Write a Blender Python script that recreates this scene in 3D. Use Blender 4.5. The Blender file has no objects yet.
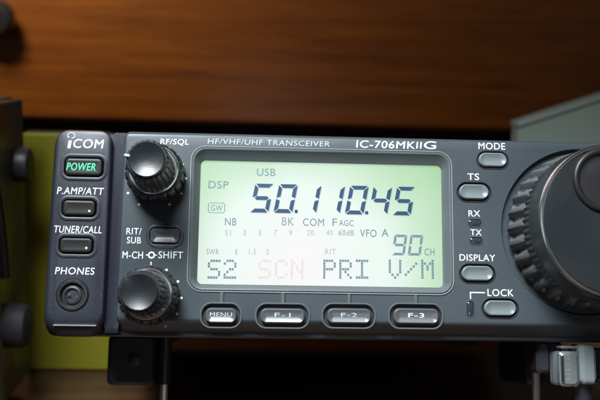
import bpy, bmesh, math, random
from mathutils import Vector, Matrix

# ------------------------------------------------------------------ camera, world, lamps, exposure
S = 0.001                                   # everything below is written in millimetres
TILT = math.radians(19)                     # the radio leans back on its wire stand
FPX, FX, FY, D, ZF, ROLL = 820.0, 258.0, 334.0, 228.0, 4.45, math.radians(0.7)
W = Matrix.Translation((0, 0, 76)) @ Matrix.Rotation(-TILT, 4, 'X')     # front-panel frame -> world, mm
ux, uz = (FX - 300) / FPX, -(FY - 200) / FPX
RC = (Matrix.Rotation(math.atan(ux), 3, 'Z') @ Matrix.Rotation(math.atan(-uz * math.cos(math.atan(ux))), 3, 'X')
      @ Matrix.Rotation(-ROLL, 3, 'Y'))     # camera axes in the panel frame (x right, y forward, z up)
CAM = W @ Vector((0, -D, -ZF))

def at(px, py, h=0.0):                      # a measured point of the front panel, h mm proud of it -> (x, z)
    d = RC @ Vector(((px - 300) / FPX, 1, -(py - 200) / FPX))
    t = (D - h) / d.y
    return d.x * t, d.z * t - ZF

def depth_pt(px, py, Y):                    # a measured point on the upright world plane y = Y
    d = W.to_3x3() @ RC @ Vector(((px - 300) / FPX, 1, -(py - 200) / FPX))
    return CAM + d * ((Y - CAM.y) / d.y)

scene = bpy.context.scene
COL = scene.collection
cd = bpy.data.cameras.new('camera')
cam = bpy.data.objects.new('camera', cd)
COL.objects.link(cam)
m3 = W.to_3x3() @ RC
fwd, up, rt = m3.col[1], m3.col[2], m3.col[0]
mc = Matrix((rt, up, -fwd)).transposed().to_4x4()
mc.translation = CAM * S
cam.matrix_world = mc
cd.sensor_width = 36
cd.lens = FPX / 600 * 36
cd.clip_start, cd.clip_end = 0.005, 20
cd.dof.use_dof = True
cd.dof.focus_distance = 0.230
cd.dof.aperture_fstop = 17
scene.camera = cam

world = bpy.data.worlds.new('World')
scene.world = world
world.use_nodes = True
bg = world.node_tree.nodes['Background']
bg.inputs[0].default_value = (0.9, 0.92, 1, 1)
bg.inputs[1].default_value = 0.045

def lamp(name, loc, target, size, power, color, sy=None, spread=180):
    ld = bpy.data.lights.new(name, 'AREA')
    ld.energy, ld.color, ld.size = power, color, size
    if sy:
        ld.shape = 'RECTANGLE'; ld.size_y = sy
    ld.spread = math.radians(spread)
    o = bpy.data.objects.new(name, ld)
    o.location = Vector(loc) * S
    o.rotation_euler = (Vector(target) - Vector(loc)).to_track_quat('-Z', 'Y').to_euler()
    COL.objects.link(o)

lamp('ceiling_light', (-80, -190, 430), (55, 5, 30), 0.22, 0.78, (0.88, 0.95, 1.0), 0.14, 62)
lamp('desk_light', (-225, 200, 385), (-170, 400, 290), 0.09, 0.54, (1.0, 0.86, 0.62), 0.09, 120)
lamp('low_fill_light', (70, -300, 75), (40, 20, 60), 0.03, 0.022, (0.95, 0.97, 1.0), 0.03, 120)  # added fill for the wire stand and plug, no real lamp
scene.view_settings.view_transform = 'Standard'
scene.view_settings.look = 'None'
scene.view_settings.exposure = 0
scene.view_settings.gamma = 1

# ------------------------------------------------------------------ materials
def principled(name, color, rough=0.5, metal=0.0, spec=0.5, bump=0.0, bscale=800, vary=0.0, vscale=60, coat=0.0,
               trans=0.0, emit=None, estr=0.0, dust=0.0, alpha=1.0):
    m = bpy.data.materials.new(name); m.use_nodes = True
    nt = m.node_tree; b = nt.nodes['Principled BSDF']
    b.inputs['Base Color'].default_value = (*color, 1)
    b.inputs['Roughness'].default_value = rough
    b.inputs['Metallic'].default_value = metal
    b.inputs['Specular IOR Level'].default_value = spec
    b.inputs['Coat Weight'].default_value = coat
    b.inputs['Transmission Weight'].default_value = trans
    b.inputs['Alpha'].default_value = alpha
    if emit:
        b.inputs['Emission Color'].default_value = (*emit, 1)
        b.inputs['Emission Strength'].default_value = estr
    tc = nt.nodes.new('ShaderNodeTexCoord')
    if bump:
        n = nt.nodes.new('ShaderNodeTexNoise'); n.inputs['Scale'].default_value = bscale
        n.inputs['Detail'].default_value = 3
        bp = nt.nodes.new('ShaderNodeBump'); bp.inputs['Strength'].default_value = bump
        bp.inputs['Distance'].default_value = 0.0002
        nt.links.new(tc.outputs['Object'], n.inputs['Vector'])
        nt.links.new(n.outputs['Fac'], bp.inputs['Height'])
        nt.links.new(bp.outputs['Normal'], b.inputs['Normal'])
    if vary:
        n = nt.nodes.new('ShaderNodeTexNoise'); n.inputs['Scale'].default_value = vscale
        n.inputs['Detail'].default_value = 6
        r = nt.nodes.new('ShaderNodeMapRange')
        r.inputs['From Min'].default_value = 0.3; r.inputs['From Max'].default_value = 0.7
        r.inputs['To Min'].default_value = rough - vary; r.inputs['To Max'].default_value = rough + vary
        nt.links.new(tc.outputs['Object'], n.inputs['Vector'])
        nt.links.new(n.outputs['Fac'], r.inputs['Value'])
        nt.links.new(r.outputs['Result'], b.inputs['Roughness'])
        mx = nt.nodes.new('ShaderNodeMix'); mx.data_type = 'RGBA'
        mx.inputs['A'].default_value = (*[c * (1 - vary) for c in color], 1)
        mx.inputs['B'].default_value = (*[min(1, c * (1 + vary)) for c in color], 1)
        nt.links.new(n.outputs['Fac'], mx.inputs['Factor'])
        nt.links.new(mx.outputs['Result'], b.inputs['Base Color'])
        if dust:                                # fine lint, specks and faint rubbed patches
            n3 = nt.nodes.new('ShaderNodeTexNoise'); n3.inputs['Scale'].default_value = 1400; n3.inputs['Detail'].default_value = 2
            nt.links.new(tc.outputs['Object'], n3.inputs['Vector'])
            r3 = nt.nodes.new('ShaderNodeMapRange')
            r3.inputs['From Min'].default_value = 0.66; r3.inputs['From Max'].default_value = 0.74
            r3.inputs['To Max'].default_value = dust
            nt.links.new(n3.outputs['Fac'], r3.inputs['Value'])
            m3_ = nt.nodes.new('ShaderNodeMath'); m3_.operation = 'MULTIPLY'
            nt.links.new(r3.outputs['Result'], m3_.inputs[0]); nt.links.new(n.outputs['Fac'], m3_.inputs[1])
            mx2 = nt.nodes.new('ShaderNodeMix'); mx2.data_type = 'RGBA'
            mx2.inputs['B'].default_value = (0.30, 0.29, 0.27, 1)
            nt.links.new(m3_.outputs[0], mx2.inputs['Factor']); nt.links.new(mx.outputs['Result'], mx2.inputs['A'])
            nt.links.new(mx2.outputs['Result'], b.inputs['Base Color'])
    return m

def wood(name, dark, light, rough, scale=(5, 60, 60), coat=0.3):
    m = bpy.data.materials.new(name); m.use_nodes = True
    nt = m.node_tree; b = nt.nodes['Principled BSDF']; L = nt.links
    tc = nt.nodes.new('ShaderNodeTexCoord')
    mp = nt.nodes.new('ShaderNodeMapping'); mp.inputs['Scale'].default_value = scale
    L.new(tc.outputs['Object'], mp.inputs['Vector'])
    n1 = nt.nodes.new('ShaderNodeTexNoise'); n1.inputs['Scale'].default_value = 1.3
    n1.inputs['Detail'].default_value = 8; n1.inputs['Distortion'].default_value = 0.6
    n2 = nt.nodes.new('ShaderNodeTexNoise'); n2.inputs['Scale'].default_value = 5
    n2.inputs['Detail'].default_value = 10; n2.inputs['Roughness'].default_value = 0.7
    L.new(mp.outputs[0], n1.inputs['Vector']); L.new(mp.outputs[0], n2.inputs['Vector'])
    ad = nt.nodes.new('ShaderNodeMath'); ad.operation = 'MULTIPLY_ADD'
    ad.inputs[1].default_value = 0.55
    L.new(n2.outputs['Fac'], ad.inputs[0]); 
    ml = nt.nodes.new('ShaderNodeMath'); ml.operation = 'MULTIPLY'; ml.inputs[1].default_value = 0.45
    L.new(n1.outputs['Fac'], ml.inputs[0]); L.new(ml.outputs[0], ad.inputs[2])
    cr = nt.nodes.new('ShaderNodeValToRGB')
    cr.color_ramp.elements[0].position = 0.33; cr.color_ramp.elements[0].color = (*dark, 1)
    cr.color_ramp.elements[1].position = 0.67; cr.color_ramp.elements[1].color = (*light, 1)
    L.new(ad.outputs[0], cr.inputs['Fac']); L.new(cr.outputs[0], b.inputs['Base Color'])
    bp = nt.nodes.new('ShaderNodeBump'); bp.inputs['Strength'].default_value = 0.15
    bp.inputs['Distance'].default_value = 0.0006
    L.new(ad.outputs[0], bp.inputs['Height']); L.new(bp.outputs[0], b.inputs['Normal'])
    b.inputs['Roughness'].default_value = rough
    b.inputs['Coat Weight'].default_value = coat; b.inputs['Coat Roughness'].default_value = 0.25
    return m

M = dict(
    panel=principled('grey_blue_plastic', (0.040, 0.050, 0.057), 0.40, spec=0.38, bump=0.2, bscale=5200, vary=0.12, vscale=28, dust=0.22),
    cheek=principled('dark_grey_blue_plastic', (0.020, 0.022, 0.031), 0.40, spec=0.35, bump=0.2, bscale=5200, vary=0.12, vscale=28, dust=0.22),
    shell=principled('black_moulded_plastic', (0.018, 0.019, 0.026), 0.40, bump=0.2, bscale=2000, vary=0.1),
    rubber=principled('black_rubber', (0.016, 0.016, 0.017), 0.38, bump=0.3, bscale=1800, vary=0.12, vscale=200),
    dialrub=principled('dark_grip_rubber', (0.085, 0.09, 0.095), 0.36, bump=0.3, bscale=1800, vary=0.12, vscale=200),
    cap=principled('satin_black_cap', (0.010, 0.012, 0.014), 0.30, spec=0.5, bump=0.15, bscale=4000, vary=0.08, vscale=120, dust=0.2),
    dialface=principled('satin_slate_metal', (0.014, 0.017, 0.018), 0.38, spec=0.35, bump=0.15, bscale=4000, vary=0.12, vscale=40, dust=0.05),
    chrome=principled('bright_metal', (0.55, 0.56, 0.58), 0.22, metal=1.0, vary=0.05),
    well=principled('groove_black', (0.012, 0.013, 0.016), 0.5),
    white=principled('white_print', (0.66, 0.68, 0.70), 0.5),
    dimprint=principled('grey_print', (0.36, 0.39, 0.41), 0.5),
    blackkey=principled('black_glossy_key', (0.012, 0.011, 0.010), 0.40, spec=0.3, coat=0.0, vary=0.04),
    greykey=principled('grey_satin_key', (0.13, 0.155, 0.155), 0.34, coat=0.2, bump=0.1, bscale=2500, vary=0.05),
    fkey=principled('grey_glossy_key', (0.07, 0.075, 0.08), 0.36, spec=0.9, coat=0.15, vary=0.03),
    rim=principled('pale_highlight_plastic', (0.20, 0.225, 0.23), 0.35, vary=0.1, vscale=80),  # pale colour stands for highlights along raised edges
    ghost=principled('unlit_segment', (0.10, 0.14, 0.16), 0.5, spec=0, alpha=0.022),
    shadowink=principled('painted_segment_shadow', (0.06, 0.09, 0.11), 0.5, spec=0, alpha=0.16),  # see-through dark tone, painted as the digits' shadow
    bezel=principled('display_bezel_plastic', (0.075, 0.09, 0.092), 0.36, bump=0.2, bscale=2500, vary=0.08),
    ink=principled('liquid_crystal_ink', (0.015, 0.045, 0.095), 0.35),
    inkgrey=principled('liquid_crystal_grey', (0.10, 0.15, 0.17), 0.4),
    inkmid=principled('liquid_crystal_pale_grey', (0.05, 0.05, 0.05), 0.5, spec=0, emit=(0.30, 0.38, 0.40), estr=0.9),
    inkfaint=principled('liquid_crystal_faint', (0.05, 0.05, 0.05), 0.5, spec=0, emit=(0.80, 0.72, 0.75), estr=0.94),
    inksoft=principled('liquid_crystal_soft', (0.05, 0.05, 0.05), 0.5, spec=0, emit=(0.50, 0.54, 0.57), estr=0.9),
    glow=principled('green_backlit_print', (0.05, 0.5, 0.25), 0.5, emit=(0.02, 0.60, 0.18), estr=0.95),
    ptr=principled('pale_green_paint', (0.45, 0.85, 0.55), 0.4),
    led=principled('dark_lens', (0.025, 0.030, 0.032), 0.15, coat=0.5),
    metalcase=principled('black_painted_steel', (0.02, 0.02, 0.022), 0.45, bump=0.2, bscale=900, vary=0.1),
    wire=principled('polished_steel_wire', (0.92, 0.92, 0.94), 0.5, metal=1.0, vary=0.03),
    olive=principled('dark_olive_painted_steel', (0.022, 0.017, 0.011), 0.5, bump=0.2, bscale=500, vary=0.2, vscale=25),
    oliverail=principled('worn_olive_edge', (0.055, 0.045, 0.026), 0.5, bump=0.2, bscale=500, vary=0.25, vscale=30),
    greyfoot=principled('grey_rubber_foot', (0.028, 0.026, 0.031), 0.6, bump=0.3, vary=0.2),
    lime=principled('lime_yellow_card', (0.24, 0.225, 0.009), 0.6, bump=0.2, bscale=400, vary=0.16, vscale=14),
    greygreen=principled('grey_green_painted_metal', (0.31, 0.37, 0.31), 0.5, bump=0.2, bscale=500, vary=0.08, vscale=20),
    greyedge=principled('pale_metal_edge', (0.33, 0.38, 0.34), 0.4, vary=0.12, vscale=40),  # slightly lighter grey green for the strip along the top
    clear=principled('clear_plastic', (0.70, 0.76, 0.77), 0.08, trans=0.85, coat=0.2),
    sleeve=principled('pale_teal_sleeve', (0.27, 0.31, 0.31), 0.25, trans=0.3, vary=0.1, vscale=300),
    gold=principled('gold_contacts', (0.75, 0.55, 0.22), 0.25, metal=1.0),
    cable=principled('black_cable_sheath', (0.025, 0.025, 0.035), 0.45, vary=0.1),
    knob=principled('black_nickel', (0.11, 0.11, 0.12), 0.25, metal=0.8, vary=0.06),
    wall=principled('dark_brown_wall', (0.030, 0.022, 0.014), 0.8, bump=0.3, bscale=200, vary=0.2),
    board=wood('varnished_reddish_wood', (0.13, 0.032, 0.0035), (0.38, 0.115, 0.010), 0.36, (6, 90, 150), 0.2),
    desk=wood('dark_desk_wood', (0.045, 0.020, 0.010), (0.13, 0.065, 0.030), 0.42, (3, 30, 30), 0.2),
)

def lcd_material():
    m = bpy.data.materials.new('backlit_display'); m.use_nodes = True
    nt = m.node_tree; b = nt.nodes['Principled BSDF']; L = nt.links
    tc = nt.nodes.new('ShaderNodeTexCoord'); sp = nt.nodes.new('ShaderNodeSeparateXYZ')
    L.new(tc.outputs['Generated'], sp.inputs[0])
    def mth(op, a, c, d=None):
        n = nt.nodes.new('ShaderNodeMath'); n.operation = op
        for i, v in enumerate((a, c, d)):
            if v is None: continue
            if isinstance(v, (int, float)): n.inputs[i].default_value = v
            else: L.new(v, n.inputs[i])
        return n.outputs[0]
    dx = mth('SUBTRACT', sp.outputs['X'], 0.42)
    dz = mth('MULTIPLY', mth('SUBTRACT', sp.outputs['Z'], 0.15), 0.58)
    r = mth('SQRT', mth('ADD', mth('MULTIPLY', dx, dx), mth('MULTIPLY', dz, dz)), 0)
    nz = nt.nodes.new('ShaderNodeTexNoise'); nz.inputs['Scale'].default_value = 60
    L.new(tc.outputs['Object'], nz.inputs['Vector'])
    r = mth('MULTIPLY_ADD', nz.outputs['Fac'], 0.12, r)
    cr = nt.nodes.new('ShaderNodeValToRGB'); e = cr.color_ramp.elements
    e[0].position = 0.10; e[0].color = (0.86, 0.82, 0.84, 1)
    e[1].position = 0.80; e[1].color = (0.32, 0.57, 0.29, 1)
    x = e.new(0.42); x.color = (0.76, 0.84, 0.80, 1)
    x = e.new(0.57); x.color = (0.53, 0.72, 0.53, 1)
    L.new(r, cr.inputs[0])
    b.inputs['Base Color'].default_value = (0.05, 0.06, 0.05, 1)
    b.inputs['Roughness'].default_value = 0.3
    b.inputs['Specular IOR Level'].default_value = 0.3
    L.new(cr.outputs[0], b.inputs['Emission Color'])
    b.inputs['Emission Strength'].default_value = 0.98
    return m
M['lcd'] = lcd_material()

# ------------------------------------------------------------------ mesh helpers (mm, panel frame: x right, y away from the camera, z up)
BASE = Vector((28, 100, -9))                # the radio's own origin, under the middle of its case

class MB:
    def __init__(s): s.v, s.f = [], []
    def loft(s, rings, cap0=True, cap1=True):
        n = len(rings[0]); b = len(s.v)
        for r in rings: s.v += [tuple(p) for p in r]
        for i in range(len(rings) - 1):
            for j in range(n):
                k = (j + 1) % n
                s.f.append((b + i * n + j, b + i * n + k, b + (i + 1) * n + k, b + (i + 1) * n + j))
        if cap0: s.f.append(tuple(b + j for j in range(n))[::-1])
        if cap1: s.f.append(tuple(b + (len(rings) - 1) * n + j for j in range(n)))
        return s
    def box(s, x0, x1, y0, y1, z0, z1, r=0.3):
        ins = min(r, (x1 - x0) / 3, (z1 - z0) / 3, (y1 - y0) / 3)
        R = lambda i, y: [(x, y, z) for x, z in rrect(x0 + i, x1 - i, z0 + i, z1 - i, max(ins, .01) * 1.5, 3)]
        return s.loft([R(ins, y1), R(0, y1 - ins), R(0, y0 + ins), R(ins, y0)])
    def tube(s, pts, rad, n=12):
        pts = [Vector(p) for p in pts]; rings = []
        for i, p in enumerate(pts):
            t = (pts[min(i + 1, len(pts) - 1)] - pts[max(i - 1, 0)]).normalized()
            a = t.cross(Vector((0.13, 0.2, 0.97))).normalized(); c = t.cross(a)
            rings.append([p + a * rad * math.cos(q * math.tau / n) + c * rad * math.sin(q * math.tau / n) for q in range(n)])
        return s.loft(rings)
    def lathe(s, cx, cz, prof, n=96, mod=None, cap0=True, cap1=True):
        rings = []
        for i, (r, y) in enumerate(prof):
            ring = []
            for k in range(n):
                a = k * math.tau / n
                rr = r + (mod(i, a) if mod else 0)
                ring.append((cx + rr * math.cos(a), y, cz + rr * math.sin(a)))
            rings.append(ring)
        return s.loft(rings, cap0, cap1)
    def build(s, name, mat, parent=None, off=None, smooth=35, label=None):
        me = bpy.data.meshes.new(name)
        o = BASE if off is None else Vector(off)
        me.from_pydata([((Vector(p) - o) * S)[:] for p in s.v], [], s.f)
        bm = bmesh.new(); bm.from_mesh(me); bmesh.ops.recalc_face_normals(bm, faces=bm.faces); bm.to_mesh(me); bm.free()
        return link(name, me, mat, parent, smooth, label)

def link(name, me, mat, parent=None, smooth=35, label=None):
    if smooth:
        for p in me.polygons: p.use_smooth = True
        me.set_sharp_from_angle(angle=math.radians(smooth))
    me.materials.clear(); me.materials.append(M[mat])
    ob = bpy.data.objects.new(name, me); COL.objects.link(ob)
    if parent: ob.parent = parent
    if label: ob['label'] = label
    return ob

def rrect(x0, x1, z0, z1, r, n=8):
    r = min(r, (x1 - x0) / 2 - 1e-3, (z1 - z0) / 2 - 1e-3); out = []
    for cx, cz, a0 in ((x1 - r, z1 - r, 0), (x0 + r, z1 - r, 90), (x0 + r, z0 + r, 180), (x1 - r, z0 + r, 270)):
        for k in range(n + 1):
            a = math.radians(a0 + 90 * k / n); out.append((cx + r * math.cos(a), cz + r * math.sin(a)))
    return out

def rr(x0, x1, z0, z1, r, y, n=8): return [(x, y, z) for x, z in rrect(x0, x1, z0, z1, r, n)]

def cut(ob, cutter):
    c = bpy.data.objects.new('cutter', cutter); COL.objects.link(c)
    c.matrix_world = ob.matrix_world
    md = ob.modifiers.new('b', 'BOOLEAN'); md.operation = 'DIFFERENCE'; md.object = c; md.solver = 'EXACT'
    c.parent = ob.parent
    bpy.context.view_layer.update()
    me = bpy.data.meshes.new_from_object(ob.evaluated_get(bpy.context.evaluated_depsgraph_get()))
    ob.modifiers.clear(); ob.data = me
    bpy.data.objects.remove(c)
    for p in me.polygons: p.use_smooth = True
    me.set_sharp_from_angle(angle=math.radians(30))

FONT_CACHE = {}
def text_raw(s):
    if s not in FONT_CACHE:
        cu = bpy.data.curves.new('t', 'FONT'); cu.body = s; cu.size = 1; cu.resolution_u = 4
        cu.space_character = 1.08
        ob = bpy.data.objects.new('t', cu); COL.objects.link(ob)
        bpy.context.view_layer.update()
        me = bpy.data.meshes.new_from_object(ob.evaluated_get(bpy.context.evaluated_depsgraph_get()))
        bpy.data.objects.remove(ob)
        FONT_CACHE[s] = ([v.co.copy() for v in me.vertices], [tuple(p.vertices) for p in me.polygons])
    return FONT_CACHE[s]

def text_mb(s, x0, x1, z0, z1, y, t=0.06, bold=0.0, shear=0.0):
    """lettering filling the rectangle x0..x1, z0..z1, its back at y, t mm thick; bold adds shifted copies"""
    vs, fs = text_raw(s)
    ax, bx = min(v.x for v in vs), max(v.x for v in vs); az, bz = min(v.y for v in vs), max(v.y for v in vs)
    mb = MB()
    bold *= .3
    offs = [(0, 0)] if not bold else [(-bold, 0), (bold, 0), (0, bold * .7), (0, -bold * .7)]
    for k, (ox, oz) in enumerate(offs):
        b = len(mb.v); yy = y - t - 0.006 * k
        for v in vs:
            u = (v.x - ax) / (bx - ax); w = (v.y - az) / (bz - az)
            mb.v.append((x0 + u * (x1 - x0) + shear * (w - .5) * (z1 - z0) + ox, yy, z0 + w * (z1 - z0) + oz))
        n = len(vs)
        mb.f += [tuple(b + i for i in f) for f in fs]
        # thickness: side skirt along the free edges
        edges = {}
        for f in fs:
            for i in range(len(f)):
                e = (f[i], f[(i + 1) % len(f)]); edges[e] = 1
        back = {}
        for (a, c) in [e for e in edges if (e[1], e[0]) not in edges]:
            for q in (a, c):
                if q not in back:
                    back[q] = len(mb.v); p = mb.v[b + q]; mb.v.append((p[0], y, p[2]))
            mb.f.append((b + c, b + a, back[a], back[c]))
    return mb

def lettering(s, px0, px1, py0, py1, parent, mat='white', y=0.0, bold=0.06, shear=0.0, name='lettering', label=None):
    h = -y
    x0, za = at(px0, (py0 + py1) / 2, h); x1, zb = at(px1, (py0 + py1) / 2, h)
    cx = (px0 + px1) / 2
    zt, zz = at(cx, py0, h)[1], at(cx, py1, h)[1]
    return text_mb(s, x0, x1, zz, zt, y, 0.06, bold, shear).build(name, mat, parent, smooth=0, label=label)

def empty(name, loc, label, cat, rotx=0, rotz=0, group=None):
    o = bpy.data.objects.new(name, None); COL.objects.link(o)
    o.empty_display_size = 0.01
    o.location = Vector(loc) * S; o.rotation_euler = (rotx, 0, rotz)
    o['label'] = label; o['category'] = cat
    if group: o['group'] = group
    return o

def tag(o, label, cat, group=None):
    o['label'] = label; o['category'] = cat
    if group: o['group'] = group
    return o

def wbox(mb, x0, x1, y0, y1, z0, z1, r=1.0): return mb.box(x0, x1, y0, y1, z0, z1, r)

# ------------------------------------------------------------------ the setting (world frame)
Z0 = (0, 0, 0)
BY = 150                                     # how far behind the radio's front the lime box stands
d = MB(); wbox(d, -700, 800, -700, 560, -28, 0, 2)
desk = d.build('desk_surface', 'desk', off=Z0); desk['kind'] = 'structure'
WALLY = 470
w = MB(); wbox(w, -900, 1000, WALLY, WALLY + 20, -28, 700, 1)
wall = w.build('wall', 'wall', off=Z0); wall['kind'] = 'structure'

# varnished board above, with a black knob on it
BZ = depth_pt(250, 124.5, 400).z
b = MB(); b.box(-420, 520, 400, 422, BZ, 520, 2.5)
board = b.build('wooden_board', 'board', off=Z0)
tag(board, 'glossy reddish brown wooden board with horizontal grain behind the radio', 'wood board')
p = depth_pt(-5, 18, 385)
k = MB().lathe(p.x, p.z, [(4, 400), (4, 392), (13, 390), (14, 386), (13.6, 381), (11.5, 378.5), (4, 377.6)], 48)
tag(k.build('cabinet_knob', 'knob', off=Z0), 'round shiny black metal knob at the upper left of the wooden board', 'knob')

# lime yellow folder
x0 = depth_pt(24, 250, BY).x; x1 = depth_pt(114, 360, BY).x; zt = depth_pt(45, 133, BY).z
e = empty('card_folder', ((x0 + x1) / 2, BY + 5, 0), 'lime yellow card folder standing upright behind the left end of the radio', 'folder')
off = ((x0 + x1) / 2, BY + 5, 0)
MB().box(x0, x1, BY, BY + 9, 0.2, zt, 1.2).build('cover', 'lime', e, off)
MB().box(x0 + 1.5, x1 - 1.5, BY + 1.5, BY + 7.5, 1.2, zt + .6, .4).build('page_block', 'wall', e, off)

# grey green metal plate with a sloping top, standing behind the right end
YA = 222
pa, pb = depth_pt(519, 122.5, YA), depth_pt(690, 66, YA)
e = empty('metal_plate', ((pa.x + pb.x) / 2, YA + 6, 0), 'grey green metal plate with a sloping top edge behind the right end of the radio', 'metal plate')
off = ((pa.x + pb.x) / 2, YA + 6, 0)
def slab(name, mat, y0, y1, zlo, zhi, i):
    q = lambda y, k: [(pa.x + k, y, (pa.z if zlo is None else zlo) + k), (pb.x - k, y, (pb.z if zlo is None else zlo) + k), (pb.x - k, y, pb.z + zhi - k), (pa.x + k, y, pa.z + zhi - k)]
    return MB().loft([q(y0, i), q(y0 + i, 0), q(y1 - i, 0), q(y1, i)]).build(name, mat, e, off)
slab('plate_body', 'greygreen', YA, YA + 12, 84, -2.4, .5)
MB().box(pa.x - 1, pb.x + 1, YA - 3, YA + 24, 0.1, 84.2, 1).build('added_shade_block', 'metalcase', e, off)  # added dark block, its colour stands for the shade below the radio
q = lambda y, k: [(pa.x - .6 + k, y, pa.z - 2.4 + k), (pb.x + .6 - k, y, pb.z - 2.4 + k), (pb.x + .6 - k, y, pb.z - k), (pa.x - .6 + k, y, pa.z - k)]
MB().loft([q(YA - 1.4, .4), q(YA - 1, 0), q(YA + 13, 0), q(YA + 13.4, .4)]).build('top_strip', 'greyedge', e, off)

# dark case at the left: we look along its right side
px_, pz_ = depth_pt(27, 250, 130).x, depth_pt(30, 96, 130).z
XL = px_
e = empty('side_equipment_case', (XL - 60, 40, 0), 'dark olive metal equipment case with grey rubber feet on its side, at the left edge', 'equipment case')
o_ = (XL - 60, 40, 0)
MB().box(XL - 120, XL - 2.5, -70, 129, 4, pz_, 2).build('case_body', 'olive', e, o_)
MB().box(XL - 2.7, XL, 92, 130, 8, pz_ - 1, 1).build('edge_rail', 'oliverail', e, o_)
MB().box(XL - 2.6, XL - 1.2, 40, 78, 10, pz_ - 14, .5).build('vent_panel', 'metalcase', e, o_)
# curved carrying strap along the side
pts = []
for i in range(19):
    t = i / 18; pts.append((XL + 1.0 + 2.2 * math.sin(math.pi * t), 62 + 34 * t, pz_ - 6 - 62 * t ** 1.6))
MB().tube(pts, 2.0, 10).build('handle_strap', 'rubber', e, o_)
def xlathe(mb, x, y, z, prof, n=40):
    rings = [[(x + dx, y + r * math.cos(a * math.tau / n), z + r * math.sin(a * math.tau / n)) for a in range(n)] for r, dx in prof]
    return mb.loft(rings)
q = depth_pt(31, 165, 118)
xlathe(MB(), XL, q.y, q.z, [(5.5, -1), (7.2, 1), (7.2, 4), (6.6, 5.6), (5, 6)]).build('side_foot', 'greyfoot', e, o_)
q = depth_pt(31, 326, 100)
xlathe(MB(), XL, q.y, q.z, [(7.5, -1), (8.8, 1), (8.8, 6), (8.0, 8), (6, 8.8)]).build('side_foot', 'greyfoot', e, o_)
for fx in (XL - 110, XL - 12):
    for fy in (-55, 112):
        MB().box(fx - 6, fx + 6, fy - 6, fy + 6, 0, 4.2, .6).build('foot', 'rubber', e, o_)

# ------------------------------------------------------------------ the radio (panel frame, child of one Empty)
radio = bpy.data.objects.new('radio_transceiver', None); COL.objects.link(radio)
radio.empty_display_size = 0.02
Wb = W @ Matrix.Translation(BASE)
radio.location = Wb.translation * S
radio.rotation_euler = (-TILT, 0, 0)
tag(radio, 'dark grey amateur radio transceiver with lit green display, tilted up on a wire stand', 'radio')
XR = 119.0
CX0 = -38.3
DC = at(584, 231)

# front panel with its window, wells and holes
pn = MB()
def pring(x0, x1, z0, z1, r, y): return rr(x0, x1, z0, z1, r, y, 8)
pn.loft([pring(CX0 + 0.2, XR, -4.9, 51.7, 2.0, 7), pring(CX0, XR, -4.9, 51.8, 2.0, 5.4), pring(CX0, XR, -4.4, 51.8, 2.0, 4.4), pring(CX0, XR, -3.3, 51.8, 2.0, 2.6),
         pring(CX0, XR, -2.2, 51.7, 1.8, 1.2), pring(CX0 + .15, XR - .3, -1.6, 51.35, 1.6, 0.5), pring(CX0 + .45, XR - .8, -1.1, 50.8, 1.4, 0.1),
         pring(CX0 + .8, XR - 1.2, -0.7, 50.3, 1.2, 0)])
panel = pn.build('front_panel', 'panel', radio)

cutm = MB()
WX0, WX1, WZ0, WZ1 = -18.4, 54.3, at(330, 290.5)[1], at(330, 152)[1]        # window outline on the panel
cutm.loft([rr(WX0 - .3, WX1 + .3, WZ0 - .3, WZ1 + .3, 3.6, -1), rr(WX0, WX1, WZ0, WZ1, 3.4, 0), rr(WX0, WX1, WZ0, WZ1, 3.4, 3.2)])
def keybox(px0, px1, py0, py1, h=0):
    cx, cy = (px0 + px1) / 2, (py0 + py1) / 2
    xa, xb = at(px0, cy, h)[0], at(px1, cy, h)[0]; za, zb = at(cx, py1, h)[1], at(cx, py0, h)[1]
    return xa, xb, za, zb
KEYS = [  # kind, cap box in the panel, groove margin, print
    ('mode', (478.5, 506.5, 153, 167), .5), ('ts', (459, 488.5, 184.5, 199.5), .65), ('display', (461.5, 493, 266, 281), .6),
    ('lock', (484, 516, 300.5, 316), .6), ('rit', (150.5, 179.5, 228.5, 243.5), .35),
    ('menu', (205.5, 236.5, 308, 323), 1.05), ('f1', (260.5, 304.5, 308.5, 323.5), 1.05), ('f2', (327, 370.5, 308.5, 323.5), 1.05), ('f3', (393.5, 438, 308.5, 324), 1.05)]
for kind, bx, mg in KEYS:
    xa, xb, za, zb = keybox(*bx)
    cutm.loft([rr(xa - mg, xb + mg, za - mg, zb + mg, 9, -1), rr(xa - mg, xb + mg, za - mg, zb + mg, 9, 1.3)])
cutm.lathe(DC[0], DC[1], [(24.2, -1), (24.0, 0), (23.4, 1.6)], 128)
LEDS = [(468.5, 481, 219.5, 226), (470, 482, 237.5, 244), (467, 473.5, 301.5, 316)]
for bx in LEDS:
    xa, xb, za, zb = keybox(*bx)
    cutm.loft([rr(xa, xb, za, zb, .7, -1), rr(xa, xb, za, zb, .7, .5)])
tmp = cutm.build('cutter_source', 'panel', radio)
cm = tmp.data; bpy.data.objects.remove(tmp)
cut(panel, cm)
panel.data.materials.clear(); panel.data.materials.append(M['panel'])

# backing shells
MB().loft([rr(-58.2, XR + .2, -5.9, 52.0, 3.2, 24), rr(-58.2, XR + .2, -5.9, 52.0, 3.2, 5.2), rr(-57.6, XR - .4, -5.45, 51.5, 3.0, 4.6)]).build('rear_shell', 'shell', radio)
MB().loft([rr(-41.4, -37.6, -4.9, 51.6, .5, 6), rr(-41.4, -37.6, -4.9, 51.6, .5, 2.2), rr(-41.4, -37.6, -3.6, 51.2, .5, 1.4)]).build('groove_strip', 'cheek', radio)
MB().loft([rr(-55, XR + .3 - 3, -5.6, 50, 2, 200), rr(-55, XR + .3 - 3, -5.6, 50, 2, 24.2)]).build('main_case', 'metalcase', radio)

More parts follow.
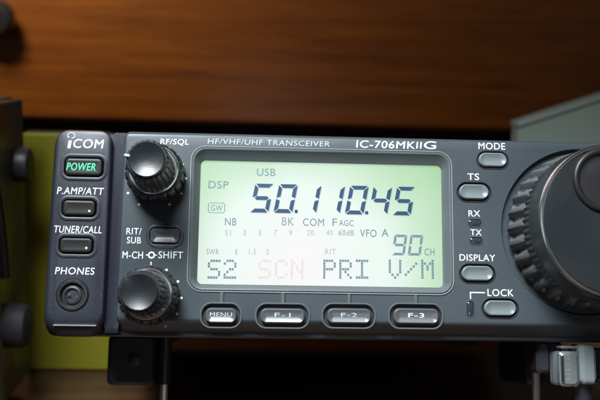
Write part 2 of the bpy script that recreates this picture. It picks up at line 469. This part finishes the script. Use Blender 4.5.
# left cheek
ck = MB()
XC0, XC1 = -57.9, -41.1
ck.loft([rr(XC0, XC1, -6.0, 51.9, 5.2, 7), rr(XC0, XC1, -6.0, 51.9, 5.2, 2.4), rr(XC0 + .25, XC1 - .1, -5.3, 51.7, 5.0, 0.9),
         rr(XC0 + .8, XC1 - .3, -3.6, 51.4, 3.6, -0.3), rr(XC0 + 1.4, XC1 - .6, -2.2, 50.9, 3.0, -1.0), rr(XC0 + 2.0, XC1 - 1.0, -1.4, 50.3, 2.6, -1.2)])
cheek = ck.build('side_cheek', 'cheek', radio)
CKEYS = [('power', (65.5, 102.5, 158.5, 176)), ('preamp', (63, 95.5, 200.5, 216)), ('tuner', (60, 92.5, 238, 253))]
cc = MB(); HC = 1.2
for kind, bx in CKEYS:
    xa, xb, za, zb = keybox(*bx, HC)
    cc.loft([rr(xa - .35, xb + .35, za - .35, zb + .35, 1.5, -3), rr(xa - .35, xb + .35, za - .35, zb + .35, 1.5, .6)])
JC = at(72.5, 295, HC)
cc.lathe(JC[0], JC[1], [(4.55, -3), (4.5, -1.2), (4.3, -.4)], 64)
cc.lathe(JC[0], JC[1], [(1.9, -.5), (1.9, 6)], 40)
xa, za = at(53, 325, HC); xb, zb = at(96.5, 326, HC)
tmp = cc.build('cutter_source', 'panel', radio); cm = tmp.data; bpy.data.objects.remove(tmp)
cut(cheek, cm)
cheek.data.materials.clear(); cheek.data.materials.append(M['cheek'])
MB().loft([rr(xa, xb, za - .28, za + .22, .2, -.6), rr(xa + .1, xb - .1, za - .2, za + .14, .15, -1.65)]).build('crease_highlight', 'rim', radio)  # highlight along the crease, put in as a pale raised line

def ring_loft(parent, xa, xb, za, zb, r, y, wdt, ht, mat, name='key_surround'):
    """a low rounded rim, closed all round"""
    prof = [(0, .25), (0, -ht * .6), (wdt * .3, -ht), (wdt * .7, -ht), (wdt, -ht * .6), (wdt, .25)]
    mb = MB(); n = None
    rings = [rr(xa - q, xb + q, za - q, zb + q, r + q, y + yy, 8) for q, yy in prof]
    n = len(rings[0])
    for rg in rings: mb.v += rg
    for i in range(len(rings)):
        for j in range(n):
            k = (j + 1) % n; i2 = (i + 1) % len(rings)
            mb.f.append((i * n + j, i * n + k, i2 * n + k, i2 * n + j))
    return mb.build(name, mat, parent)

def dished_key(xa, xb, za, zb, r, ytop, ybot, dish, parent, mat, name='push_button', label=None, straight=False):
    mb = MB(); R = lambda i, y: rr(xa + i, xb - i, za + i, zb - i, max(r - i, .1), y, 8)
    hh = (zb - za) / 2
    rings = [R(0, ybot), R(0, ytop + .45), R(.12, ytop + .15), R(.38, ytop)]
    for f in (.3, .5, .7, .88): rings.append(R(.38 + (hh - .42) * f, ytop + dish * (f - .35 * f * f if straight else math.sin(f * math.pi / 2))))
    mb.loft(rings)
    return mb.build(name, mat, parent, smooth=50, label=label)

# display: bezel walls, lit screen
bz = MB()
def wr(i, y, r): return rr(WX0 + i, WX1 - i, WZ0 + i, WZ1 - i, r, y, 8)
LX0, LX1, LZ0, LZ1 = -16.6, 52.5, at(330, 286, -1.5)[1], at(330, 163, -1.5)[1]
rings = [wr(-.55, .1, 3.9), wr(-.5, -.28, 3.9), wr(-.25, -.42, 3.7), wr(.1, -.35, 3.4), wr(.35, .0, 3.1),
         rr(LX0 - .5, LX1 + .6, LZ0 - .35, LZ1 + .5, 2.2, 1.2), rr(LX0, LX1, LZ0, LZ1, 1.4, 1.5), rr(LX0, LX1, LZ0, LZ1, 1.4, 2.6),
         wr(.1, 2.6, 3.3), wr(.1, 0.1, 3.3)]
for rg in rings: bz.v += rg
n = len(rings[0])
for i in range(len(rings)):
    i2 = (i + 1) % len(rings)
    for j in range(n):
        k2 = (j + 1) % n
        bz.f.append((i * n + j, i * n + k2, i2 * n + k2, i2 * n + j))
bz.build('display_bezel', 'bezel', radio)
ring_loft(radio, WX0 - .62, WX1 + .62, WZ0 - .62, WZ1 + .62, 3.9, 0, .34, .3, 'rim', 'display_rim_highlight')  # pale ring puts the display's reflected light into the bezel edge
SY = 2.1
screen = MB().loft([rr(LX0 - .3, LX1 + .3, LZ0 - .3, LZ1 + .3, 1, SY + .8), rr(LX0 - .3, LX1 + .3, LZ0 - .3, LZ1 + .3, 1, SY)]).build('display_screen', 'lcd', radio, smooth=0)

def lcd_text(s, a, b_, c, d_, mat='inkgrey', bold=.07, shear=0, name='display_lettering'):
    return lettering(s, a, b_, c, d_, screen, mat, SY - .02, bold, shear, name)

# seven-segment digits
SEG = {'8': 'abcdefg', '0': 'abcdef', '1': 'bc', '4': 'fgbc', '5': 'afgcd', '9': 'abcdfg'}
def seven(mb, ch, cx, zc, w_, h_, t, sh, y):
    hw, hh = w_ / 2, h_ / 2; g = t * .12
    def P(x, z): return (cx + x + sh * z, zc + z)
    def poly(pts):
        r = [P(*p) for p in pts]
        mb.loft([[(x, y, z) for x, z in r], [(x, y - .06, z) for x, z in r]])
    def H(z, inv=0):
        if inv == 0: pts = [(-hw + t * .5 + g, z), (-hw + t + g, z + t / 2), (hw - t - g, z + t / 2), (hw - t * .5 - g, z), (hw - t - g, z - t / 2), (-hw + t + g, z - t / 2)]
        elif inv > 0: pts = [(-hw + t * .25, z + t / 2), (hw - t * .25, z + t / 2), (hw - t - g, z - t / 2), (-hw + t + g, z - t / 2)]
        else: pts = [(-hw + t + g, z + t / 2), (hw - t - g, z + t / 2), (hw - t * .25, z - t / 2), (-hw + t * .25, z - t / 2)]
        poly(pts)
    def V(x, z0, z1, s_):
        # outer edge straight, inner edge shortened
        xo, xi = x + s_ * t / 2, x - s_ * t / 2
        if z1 > 0.01 + hh * .5: poly([(xo, z0 + t * .15), (xo, z1 - t * .25), (xi, z1 - t - g), (xi, z0 + t * .55)])
        else: poly([(xo, z0 + t * .25), (xo, z1 - t * .15), (xi, z1 - t * .55), (xi, z0 + t + g)])
    for s_ in SEG[ch]:
        if s_ == 'a': H(hh - t / 2, 1)
        if s_ == 'd': H(-hh + t / 2, -1)
        if s_ == 'g': H(0)
        if s_ == 'b': V(hw - t / 2, 0, hh, 1)
        if s_ == 'c': V(hw - t / 2, -hh, 0, 1)
        if s_ == 'f': V(-hw + t / 2, 0, hh, -1)
        if s_ == 'e': V(-hw + t / 2, -hh, 0, -1)

PX = (at(404, 199, -SY)[0] - at(262, 199, -SY)[0]) / 6
X5 = at(261.8, 199.5, -SY)[0]; ZD = at(330, 199.5, -SY)[1]
for i, ch in enumerate('5011045'):
    ii = [0, 1, 2, 3, 4, 5, 6][i]
    mb = MB(); seven(mb, ch, X5 + PX * ii, ZD, 5.35, 8.3, 1.12, 0.19, SY - .02)
    mb.build('display_digit', 'ink', screen, smooth=0)
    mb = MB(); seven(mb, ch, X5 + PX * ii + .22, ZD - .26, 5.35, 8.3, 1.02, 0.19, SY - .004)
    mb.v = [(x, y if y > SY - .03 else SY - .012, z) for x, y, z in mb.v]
    mb.build('digit_shadow', 'shadowink', screen, smooth=0)  # offset copy of the digit, its shadow painted on the screen
mb = MB()
for ii in (1.56, 4.53):
    x = X5 + PX * ii - .75; z = ZD - 3.65
    mb2 = MB().loft([rr(x - .45, x + .45, z - .5, z + .5, .2, SY - .02), rr(x - .45, x + .45, z - .5, z + .5, .2, SY - .08)])
    mb2.build('decimal_point', 'ink', screen, smooth=0)
xa9, z9 = at(399.5, 245, -SY); xb9, _ = at(415.5, 245, -SY)
for ch, x in (('9', xa9), ('0', xb9)):
    mb = MB(); seven(mb, ch, x, z9, 3.7, 5.9, .72, 0.15, SY - .02)
    mb.build('display_digit', 'inkgrey', screen, smooth=0)
lcd_text('CH', 424.5, 434.5, 248.5, 255.5, 'inkgrey', .03)
lcd_text('USB', 257, 275.5, 168.5, 176, 'inkgrey', .05)
lcd_text('DSP', 208.5, 228.5, 181, 188.5, 'inkgrey', .05)
xa, xb, za, zb = keybox(208, 225, 202.5, 213, -SY)
ring_loft(screen, xa + .2, xb - .2, za + .2, zb - .2, .6, SY - .03, .22, .05, 'inkgrey', 'display_icon')
lcd_text('GW', 211, 222.5, 205, 211, 'inkgrey', .02)
lcd_text('NB', 225, 236.5, 218, 225.5, 'inkgrey', .05)
lcd_text('BK', 282, 294, 217.5, 225.5, 'inkmid', .04)
lcd_text('COM', 303, 324, 218.5, 226, 'inkgrey', .03)
lcd_text('F', 332.5, 337, 218.5, 226, 'inkgrey', .03)
lcd_text('AGC', 339, 353.5, 220, 226, 'inkgrey', .02)
lcd_text('VFO', 360, 376.5, 229.5, 237, 'inkgrey', .05)
lcd_text('A', 381.5, 388.5, 229, 236.5, 'inkgrey', .05)
for s, a, b_ in (('S1', 225, 231), ('3', 243, 246), ('5', 258.5, 261.5), ('7', 274, 277), ('9', 289, 292), ('20', 307, 314), ('40', 326, 333), ('60dB', 338.5, 354)):
    lcd_text(s, a, b_, 230, 235.5, 'inksoft' if s not in ('60dB',) else 'inkmid', .02)
for s, a, b_ in (('SWR', 206.5, 219), ('1', 235.5, 237), ('1.5', 249, 256), ('2', 266, 269), ('RIT', 325, 336)):
    lcd_text(s, a, b_, 249, 254.5, 'inkmid' if s == 'SWR' else 'inksoft', .01)

# 5 x 7 dot characters
DOT = {'S': ['01111', '10000', '10000', '01110', '00001', '00001', '11110'], '2': ['01110', '10001', '00001', '00110', '01000', '10000', '11111'],
       'C': ['01110', '10001', '10000', '10000', '10000', '10001', '01110'], 'N': ['10001', '11001', '10101', '10101', '10011', '10001', '10001'],
       'P': ['11110', '10001', '10001', '11110', '10000', '10000', '10000'], 'R': ['11110', '10001', '10001', '11110', '10100', '10010', '10001'],
       'I': ['11111', '00100', '00100', '00100', '00100', '00100', '11111'], 'V': ['10001', '10001', '10001', '10001', '10001', '01010', '00100'],
       '/': ['00000', '00001', '00010', '00100', '01000', '10000', '00000'], 'M': ['10001', '11011', '10101', '10101', '10001', '10001', '10001']}
def dots(ch, px0, px1, mat):
    x0, _ = at(px0, 269, -SY); x1, _ = at(px1, 269, -SY)
    zt_ = at((px0 + px1) / 2, 259.5, -SY)[1]; zb_ = at((px0 + px1) / 2, 279, -SY)[1]
    cw, chh = (x1 - x0) / 5, (zt_ - zb_) / 7
    mb = MB()
    for r_, row in enumerate(DOT[ch]):
        for c_, v in enumerate(row):
            if v == '1':
                a, t_ = x0 + c_ * cw, zt_ - r_ * chh
                mb.loft([[(a + .06, y, t_ - chh + .05), (a + cw - .06, y, t_ - chh + .05), (a + cw - .06, y, t_ - .05), (a + .06, y, t_ - .05)] for y in (SY - .02, SY - .07)])
    mb.build('dot_matrix_character', mat, screen, smooth=0)
for ch, a, mat in (('S', 207.5, 'inkgrey'), ('2', 223.5, 'inkgrey'), ('S', 258, 'inkfaint'), ('C', 274.5, 'inkfaint'), ('N', 290.5, 'inkfaint'),
                   ('P', 323, 'inkgrey'), ('R', 339, 'inkgrey'), ('I', 355.5, 'inkgrey'), ('V', 388.5, 'inkgrey'), ('/', 404.5, 'inkgrey'), ('M', 421, 'inkgrey')):
    dots(ch, a, a + 13, mat)

# keys on the middle and right of the panel
for kind, bx, mg in KEYS:
    xa, xb, za, zb = keybox(*bx)
    fn = kind in ('menu', 'f1', 'f2', 'f3')
    r = {'mode': 2.0, 'rit': 1.3}.get(kind, 2.2 if not fn else 1.6)
    top = -.7 if not fn else -1.0
    key = dished_key(xa, xb, za, zb, r, top, 1.2, .72 if fn else .45, radio, 'fkey' if fn else ('greykey'), straight=fn)
    if kind == 'rit': key.data.materials[0] = M['fkey']
    MB().loft([rr(xa - mg + .02, xb + mg - .02, za - mg + .02, zb + mg - .02, 9, 1.25), rr(xa - mg + .02, xb + mg - .02, za - mg + .02, zb + mg - .02, 9, .95)]).build('key_well', 'well', key)
    if fn: ring_loft(key, xa - mg, xb + mg, za - mg, zb + mg, r + mg, 0, .5, .4, 'bezel')
    elif kind == 'rit': ring_loft(key, xa - .9, xb + .9, za - .9, zb + .9, 9, 0.0, .42, .18, 'well')
    else: ring_loft(key, xa - mg + .1, xb + mg - .1, za - mg + .1, zb + mg - .1, 9, 0, .3, .2, 'well')
    if kind == 'rit': ring_loft(key, xa - .3, xb + .3, za - .3, zb + .3, r + .3, 0, .6, .3, 'panel')
    if fn:
        cx = (xa + xb) / 2
        zt_ = zb + mg + .3
        MB().loft([rr(cx - .45, cx + .45, zt_, WZ0 - .35, .2, .2), rr(cx - .38, cx + .38, zt_, WZ0 - .35, .2, -.22)]).build('key_pointer', 'bezel', key)
        MB().loft([rr(cx + .42, cx + .85, zt_, WZ0 - .4, .1, .2), rr(cx + .42, cx + .85, zt_, WZ0 - .4, .1, -.03)]).build('pointer_groove', 'well', key)
        word = {'menu': 'MENU', 'f1': 'F-1', 'f2': 'F-2', 'f3': 'F-3'}[kind]
        hw = 3.0 if kind == 'menu' else 2.2
        zc = (za + zb) / 2 + .15
        text_mb(word, cx - hw, cx + hw, zc - .55, zc + .65, top + .62, .35, .05).build('lettering', 'dimprint' if kind != 'f3' else 'white', key, smooth=0)
for bx in LEDS:
    xa, xb, za, zb = keybox(*bx)
    led = MB().loft([rr(xa + .12, xb - .12, za + .12, zb - .12, .6, .45), rr(xa + .12, xb - .12, za + .12, zb - .12, .6, .05), rr(xa + .4, xb - .4, za + .4, zb - .4, .4, -.12)]).build('indicator_lamp', 'led', radio)
    ring_loft(led, xa, xb, za, zb, .7, 0, .3, .18, 'panel', 'lamp_rim')

# keys on the cheek
for (kind, bx) in CKEYS:
    xa, xb, za, zb = keybox(*bx, HC)
    key = dished_key(xa, xb, za, zb, 1.2, -HC - .75, .3, .1, radio, 'blackkey')
    ring_loft(key, xa - .35, xb + .35, za - .35, zb + .35, 1.6, -HC, 1.0, .28, 'cheek')
    if kind == 'power':
        lettering('POWER', 67, 96, 163, 170.5, key, 'glow', -HC - .72, .09, 0.12, label='green lit lettering')
        xl, zl = at(97.5, 172, HC); 
        MB().loft([rr(xl - .6, xl + .6, zl - .3, zl + .3, .2, -HC - .2), rr(xl - .5, xl + .5, zl - .2, zl + .2, .15, -HC - .62)]).build('painted_glint', 'dimprint', key)  # pale bar painted as the glint at the key's lower right
    else:
        xl = xb - 1.5; zl = za + 1.35
        MB().loft([rr(xl - .45, xl + .45, zl - .45, zl + .45, .4, -HC - .2), rr(xl - .3, xl + .3, zl - .3, zl + .3, .28, -HC - .75)]).build('painted_glint', 'white', key)  # white dot painted as the glint on the dished key

# phones jack
jr = MB().lathe(JC[0], JC[1], [(4.4, -.3), (4.4, -1.3), (4.0, -1.75), (3.4, -1.75), (3.1, -1.3), (3.0, -.6), (1.7, -.5), (1.6, 4)], 64, cap0=False, cap1=False)
jack = jr.build('headphone_socket', 'rubber', radio)
MB().lathe(JC[0] - .2, JC[1], [(2.6, -.52), (2.5, -1.0), (1.9, -1.1), (1.7, -.7), (1.65, 2)], 48, cap0=False, cap1=False).build('metal_collar', 'knob', jack)
MB().lathe(JC[0], JC[1], [(1.75, 3.6), (1.75, 3.4)], 24).build('socket_bottom', 'well', jack)
MB().box(JC[0] - 1.55, JC[0] - .5, -.9, 3, JC[1] - .5, JC[1] + .5, .1).build('spring_contact', 'chrome', jack)

# printed words
LT = radio
lettering('COM', 73.5, 103.3, 139.3, 148.2, LT, 'white', -HC, .14, .12, label='white maker\'s name')
lettering('I', 68.2, 71, 140.5, 148.2, LT, 'white', -HC, .12, .12)
xi, zi = at(71.5, 135.8, HC)
mb = MB(); pts = [(xi + 1.0 * math.cos(a), -HC - .05, zi + .8 * math.sin(a)) for a in [math.radians(-80 + i * 24) for i in range(14)]]
mb.tube(pts, .16, 6).build('logo_mark', 'white', radio)
lettering('P.AMP/ATT', 57.5, 103.5, 187.5, 194.5, LT, 'white', -HC, .07, .1)
lettering('TUNER/CALL', 54, 102, 226, 233, LT, 'white', -HC, .07, .1)
lettering('PHONES', 55.5, 94.5, 267.5, 274.5, LT, 'white', -HC, .07, .1)
lettering('RF/SQL', 160.5, 189, 139, 145.5, LT, 'white', 0, .06, .1)
lettering('HF/VHF/UHF TRANSCEIVER', 208, 330, 139.8, 145.3, LT, 'dimprint', 0, .03, .1)
lettering('IC-706MK', 356.5, 415, 141, 148.3, LT, 'white', 0, .12, .1)
lettering('II', 416.5, 421.5, 142, 148.5, LT, 'white', 0, .10, .1)
lettering('G', 424, 436, 141.3, 149, LT, 'white', 0, .14, .1)
lettering('MODE', 478.5, 505, 142.8, 149.5, LT, 'white', 0, .07)
lettering('TS', 467.5, 479, 173.5, 180, LT, 'white', 0, .07)
lettering('RX', 468.5, 480, 210.5, 216.5, LT, 'white', 0, .06)
lettering('TX', 470.5, 481.5, 229.5, 235.5, LT, 'white', 0, .06)
lettering('DISPLAY', 459.5, 495, 254.5, 261, LT, 'white', 0, .06)
lettering('LOCK', 487.5, 513.5, 289.3, 296.3, LT, 'white', 0, .07)
lettering('RIT/', 126.5, 141.5, 228, 234.5, LT, 'white', 0, .05)
lettering('SUB', 127, 141, 237, 243.5, LT, 'white', 0, .05)
lettering('M-CH', 122.5, 143, 251.5, 258.5, LT, 'white', 0, .06)
lettering('SHIFT', 158.5, 183, 251.5, 258.5, LT, 'white', 0, .06)
xa, za = at(145.8, 255, 0); xb, _ = at(157.2, 255, 0); xm = (xa + xb) / 2; hz = .95
ri = [(xm - 1.6, za), (xm, za - hz), (xm + 1.6, za), (xm, za + hz)]
mb = MB(); mb.lathe(xm, za, [(1.0, 0), (1.0, -.06), (.55, -.06), (.55, 0)], 32, cap0=False, cap1=False)
mb.loft([[(xa, 0, za - .14), (xa, 0, za + .14), (xm - 1, 0, za + .14), (xm - 1, 0, za - .14)], [(xa, -.06, za - .14), (xa, -.06, za + .14), (xm - 1, -.06, za + .14), (xm - 1, -.06, za - .14)]])
mb.loft([[(xm + 1, 0, za - .14), (xm + 1, 0, za + .14), (xb, 0, za + .14), (xb, 0, za - .14)], [(xm + 1, -.06, za - .14), (xm + 1, -.06, za + .14), (xb, -.06, za + .14), (xb, -.06, za - .14)]])
mb.build('ring_symbol', 'white', radio, smooth=0)
# bracket line from the lock lamp to LOCK
def bar(p0, p1, w_=.16, name='printed_line'):
    (x0, z0), (x1, z1) = p0, p1
    dx, dz = x1 - x0, z1 - z0; l = math.hypot(dx, dz); nx, nz = -dz / l * w_, dx / l * w_
    q = [(x0 + nx, z0 + nz), (x0 - nx, z0 - nz), (x1 - nx, z1 - nz), (x1 + nx, z1 + nz)]
    return MB().loft([[(x, 0.02, z) for x, z in q], [(x, -.06, z) for x, z in q]]).build(name, 'white', radio, smooth=0)
p0, p1, p2 = at(470.5, 299), at(470.5, 292.5), at(485, 293)
bar(p0, (p0[0], p1[1] + .16)); bar((p0[0] + .17, p1[1]), (p2[0], p1[1]))

# small concentric knobs
def knob(px, py, ticks, pointer):
    cx, cz = at(px, py)
    K = 1.22
    kl = lambda prof: [(r, y * K) for r, y in prof]
    N1, N2 = 18, 22
    def m1(i, a): return (-.55 * max(0, math.cos(a * N1)) ** 3 if i in (2, 3, 4) else 0)
    def m2(i, a): return (-.40 * max(0, math.cos(a * N2)) ** 3 if i in (1, 2, 3) else 0)
    lo = MB().lathe(cx, cz, kl([(7.0, .8), (7.3, -.2), (8.0, -.6), (8.0, -5.0), (7.6, -6.0), (7.0, -6.5), (6.2, -6.6)]), 216, m1).build('control_knob', 'rubber', radio)
    MB().lathe(cx, cz, kl([(6.7, -6.4), (6.7, -7.1), (6.4, -7.5), (5.9, -7.5)]), 72).build('metal_ring', 'chrome', lo)
    MB().lathe(cx, cz, kl([(5.5, -7.2), (5.8, -7.6), (5.55, -15.5), (5.4, -17.2), (5.0, -17.7), (4.6, -17.7)]), 220, m2).build('grip_ring', 'rubber', lo)
    R_ = 4.75
    pr = [(R_, -17.2), (R_, -18.0), (R_ - .12, -18.35), (R_ - .35, -18.5)]
    for f in (.8, .6, .4, .2, .02): pr.append((R_ * .92 * f, -18.5 + .62 * (1 - f * f)))
    MB().lathe(cx, cz, kl(pr), 72).build('knob_cap', 'cap', lo)
    if pointer is not None:
        a = math.radians(pointer)
        xx, zz = cx + 5.25 * math.cos(a), cz + 5.25 * math.sin(a)
        mb = MB(); u, v = math.cos(a), math.sin(a)
        q = [(xx - u * .9 - v * .22, zz - v * .9 + u * .22), (xx - u * .9 + v * .22, zz - v * .9 - u * .22), (xx + u * .45 + v * .22, zz + v * .45 - u * .22), (xx + u * .45 - v * .22, zz + v * .45 + u * .22)]
        mb.loft([[(x, -17.0 * K, z) for x, z in q], [(x, -18.6 * K, z) for x, z in q]]).build('pointer_mark', 'ptr', lo)
    for (tx, ty, long_) in ticks:
        x, z = at(tx, ty)
        if long_: MB().loft([rr(x - .16, x + .16, z - .6, z + .6, .1, .03), rr(x - .16, x + .16, z - .6, z + .6, .1, -.06)]).build('scale_mark', 'white', lo, smooth=0)
        else: MB().lathe(x, z, [(.36, .03), (.36, -.06)], 16).build('scale_mark', 'white', lo, smooth=0)
knob(157, 175.8, [(173.5, 154, 0), (182.5, 164.5, 0), (186, 178.5, 0), (181.5, 193.5, 0), (169.5, 204.5, 0), (139, 204.5, 0), (128, 193, 0)], 170)
knob(150.5, 296, [(151, 264, 1), (166.5, 270, 0), (178, 281.5, 0), (181.5, 298, 0), (177, 314, 0), (165.5, 326.5, 0)], None)

# the big tuning dial
cx, cz = DC
NB_ = 30
def md(i, a):
    a += (0, 0, 0, .035, .045, .045)[i]
    u = (math.cos(a * NB_) + .2) / .8
    s_ = min(1, max(0, .5 + u * .5)); s_ = s_ * s_ * (3 - 2 * s_)
    return (-1.9 * (1 - s_) if i in (2, 3) else -.25 * (1 - s_) if i == 1 else -.5 * (1 - s_) if i == 4 else 0)
dial = MB().lathe(cx, cz, [(20.0, 1.4), (21.8, .4), (22.4, -.6), (21.6, -8.2), (20.9, -9.7), (20.1, -9.9)], 720, md).build('tuning_dial', 'dialrub', radio)
def mf(i, a): return (.22 * math.sin(a * 80) if i in (1, 2) else 0)
MB().lathe(cx, cz, [(20.0, -9.2), (20.9, -9.9), (20.8, -13.6), (20.5, -14.2), (20.1, -14.3)], 640, mf).build('fine_grip_ring', 'rubber', dial)
MB().lathe(cx, cz, [(20.2, -13.9), (20.85, -14.6), (20.8, -20.0), (20.6, -21.4), (20.2, -21.6)], 160).build('dial_rim', 'cap', dial)
MB().lathe(cx, cz, [(20.25, -21.4), (20.22, -22.2), (20.0, -22.6), (19.65, -22.65), (19.5, -21.7)], 160).build('chrome_ring', 'chrome', dial)
DF = at(605, 180, 22.4); RD = 7.2
face = MB().lathe(cx, cz, [(19.55, -21.5), (19.5, -22.3), (19.3, -22.5)] + [(19.2 * f, -22.1 - .4 * f * f) for f in (.9, .8, .7, .6, .5, .4, .3, .2, .1, .005)], 160).build('dial_face', 'dialface', dial)
c2 = MB().lathe(DF[0], DF[1], [(RD + .1, -24), (RD - .2, -22.2), (RD - 1.2, -20.8), (RD * .5, -20.0), (.05, -19.8)], 96)
tmp = c2.build('cutter_source', 'panel', radio); cm = tmp.data; bpy.data.objects.remove(tmp)
cut(face, cm)
face.data.materials.clear(); face.data.materials.append(M['dialface'])
mb = MB(); R0 = RD + .5
prof = [(R0 + 1.0 * math.cos(t), -22.3 + .95 * math.sin(t)) for t in [i * math.tau / 16 for i in range(16)]]
rings = [[(DF[0] + r * math.cos(a * math.tau / 96), y, DF[1] + r * math.sin(a * math.tau / 96)) for a in range(96)] for r, y in prof]
for rg in rings: mb.v += rg
for i in range(16):
    for j in range(96):
        k2 = (j + 1) % 96; i2 = (i + 1) % 16
        mb.f.append((i * 96 + j, i * 96 + k2, i2 * 96 + k2, i2 * 96 + j))
mb.build('finger_rest_rim', 'blackkey', dial)

# underside: brackets and the folding wire stand
def world_to_panel(p): return W.inverted() @ Vector(p)
for sx, (pxa, pxb) in ((-1, (110, 158)), (1, (520, 556))):
    a = W.inverted() @ depth_pt(pxa, 384, 55); b_ = W.inverted() @ depth_pt(pxb, 384, 55)
    x_0, x_1 = min(a.x, b_.x), max(a.x, b_.x)
    zb_ = a.z
    br = MB().box(x_0, x_1, a.y - 8, a.y + 26, zb_, -5.4, 1.2).build('stand_bracket', 'well', radio)
    MB().lathe((x_0 + x_1) / 2 + 1, (zb_ - 5.4) / 2, [(2.2, a.y - 7.8), (2.2, a.y - 8.8), (1.7, a.y - 9.1)], 24).build('screw_head', 'shell', br)
L1 = W.inverted() @ depth_pt(164, 386, 48); L2 = W.inverted() @ depth_pt(536, 374, 48)
def ground(p):                                # straight down in the world to the desk
    w_ = W @ Vector(p); return W.inverted() @ Vector((w_.x, w_.y - 10, 1.6))
g1, g2 = ground(L1), ground(L2)
t1 = Vector((L1.x, L1.y, -5.0)); t2 = Vector((L2.x, L2.y, -5.0))
pts = [t1, L1] + [L1.lerp(g1, .95)] + [g1 + Vector((1.5, 0, 0)), g2 - Vector((1.5, 0, 0))] + [L2.lerp(g2, .95), L2, t2]
MB().tube(pts, 1.3, 14).build('wire_stand', 'wire', radio, smooth=60)
for Lp, tp in ((L1, t1), (L2, t2)):
    MB().tube([tp + Vector((0, 0, -.2)), tp.lerp(Lp, .97)], 2.3, 14).build('stand_sleeve', 'rubber', radio, smooth=60)
# rear feet reach the desk
for x in (-44, 104):
    zc = -5.5; rear = W.inverted() @ Vector((x, 188, 0))
    MB().box(x - 6, x + 6, 180, 194, rear.z + 2.1, -5.4, .8).build('foot', 'rubber', radio)

# black socket block under the right end, for the plug
(sax, saz), (sbx, sbz) = at(540, 350, -6), at(555, 374, -6)
MB().box(sax, sbx, 9, 18, sbz, -5.5, .8).build('socket_block', 'well', radio)

# ------------------------------------------------------------------ the clear plug and its cable (a thing of its own)
PO = W @ Vector((sbx + 8, 6, sbz - 4))
off = W.inverted() @ PO
plug = empty('cable_plug', PO, 'clear plastic plug with pale sleeve and black cable under the right end of the radio', 'plug', rotx=-TILT)
A = lambda px, py: at(px, py, -6)
x0, zt = A(554.5, 351); x1, zb = A(575, 386)
MB().box(x0, x1, 2, 11, zb, zt, .8).build('clear_housing', 'clear', plug, off)
for i in range(6):
    z = zb + 1.4 + i * (zt - zb - 2.8) / 5
    MB().box(x0 + .8, x1 - 1.5, 3.2, 4.0, z - .25, z + .25, .05).build('contact_pin', 'gold' if i % 2 else 'chrome', plug, off)
MB().box(x0 + 1.4, x0 + 3.8, 4.4, 9, zb + .8, zt - .8, .2).build('wire_holder', 'dimprint', plug, off)
MB().box(x0 + 1, x1 + 1, 3.5, 7.5, zt + .7, zt + 1.5, .2).build('latch', 'clear', plug, off)
MB().box(x0 + .3, x0 + 1.1, 1.6, 5, zb + 1, zt - 1, .2).build('glint_strip', 'chrome', plug, off)  # metal strip added to give the clear housing its glints
x2, z2t = A(577.5, 344.5); x3, z2b = A(591, 384)
mb = MB()
R = lambda x, i: [(x, 6.5 + v, w2) for v, w2 in rrect(-5.2 + i, 5.2 - i, z2b + i, z2t - i, 1.5, 6)]
mb.loft([R(x1 + .1, .8), R(x2, 0), R(x3 - .8, 0), R(x3, .7)]).build('sleeve', 'sleeve', plug, off)
x4, _ = A(592.5, 350); x5, zc_ = A(612, 382)
zt4 = A(600, 348)[1]
mb = MB()
rings = [[(x4 + q, 6.5 + v, w2) for v, w2 in rrect(-5.8 + i, 5.8 - i, zc_ + i, zt4 - i, .8, 4)] for q, i in ((0, .3), (.3, 0), (5.4, 0), (5.4, .9), (.4, .9), (0, .9))]
for rg in rings: mb.v += rg
n = len(rings[0])
for i in range(len(rings)):
    for j in range(n):
        k2 = (j + 1) % n; i2 = (i + 1) % len(rings)
        mb.f.append((i * n + j, i * n + k2, i2 * n + k2, i2 * n + j))
mb.build('metal_collar', 'knob', plug, off)
cpt = Vector(((x1 + x3) / 2 + .5, 6.5, z2b + 2))
wv = W @ cpt
cp = []
for i in range(26):
    t = i / 25
    wx = wv.x + 1.5 * math.sin(t * 2) + 30 * max(0, t - .7)
    cp.append(W.inverted() @ Vector((wx, wv.y + 26 * max(0, t - .55), max(2.9, wv.z * (1 - t * 1.25)))))
MB().tube(cp, 2.7, 16).build('cable', 'cable', plug, off, smooth=60)
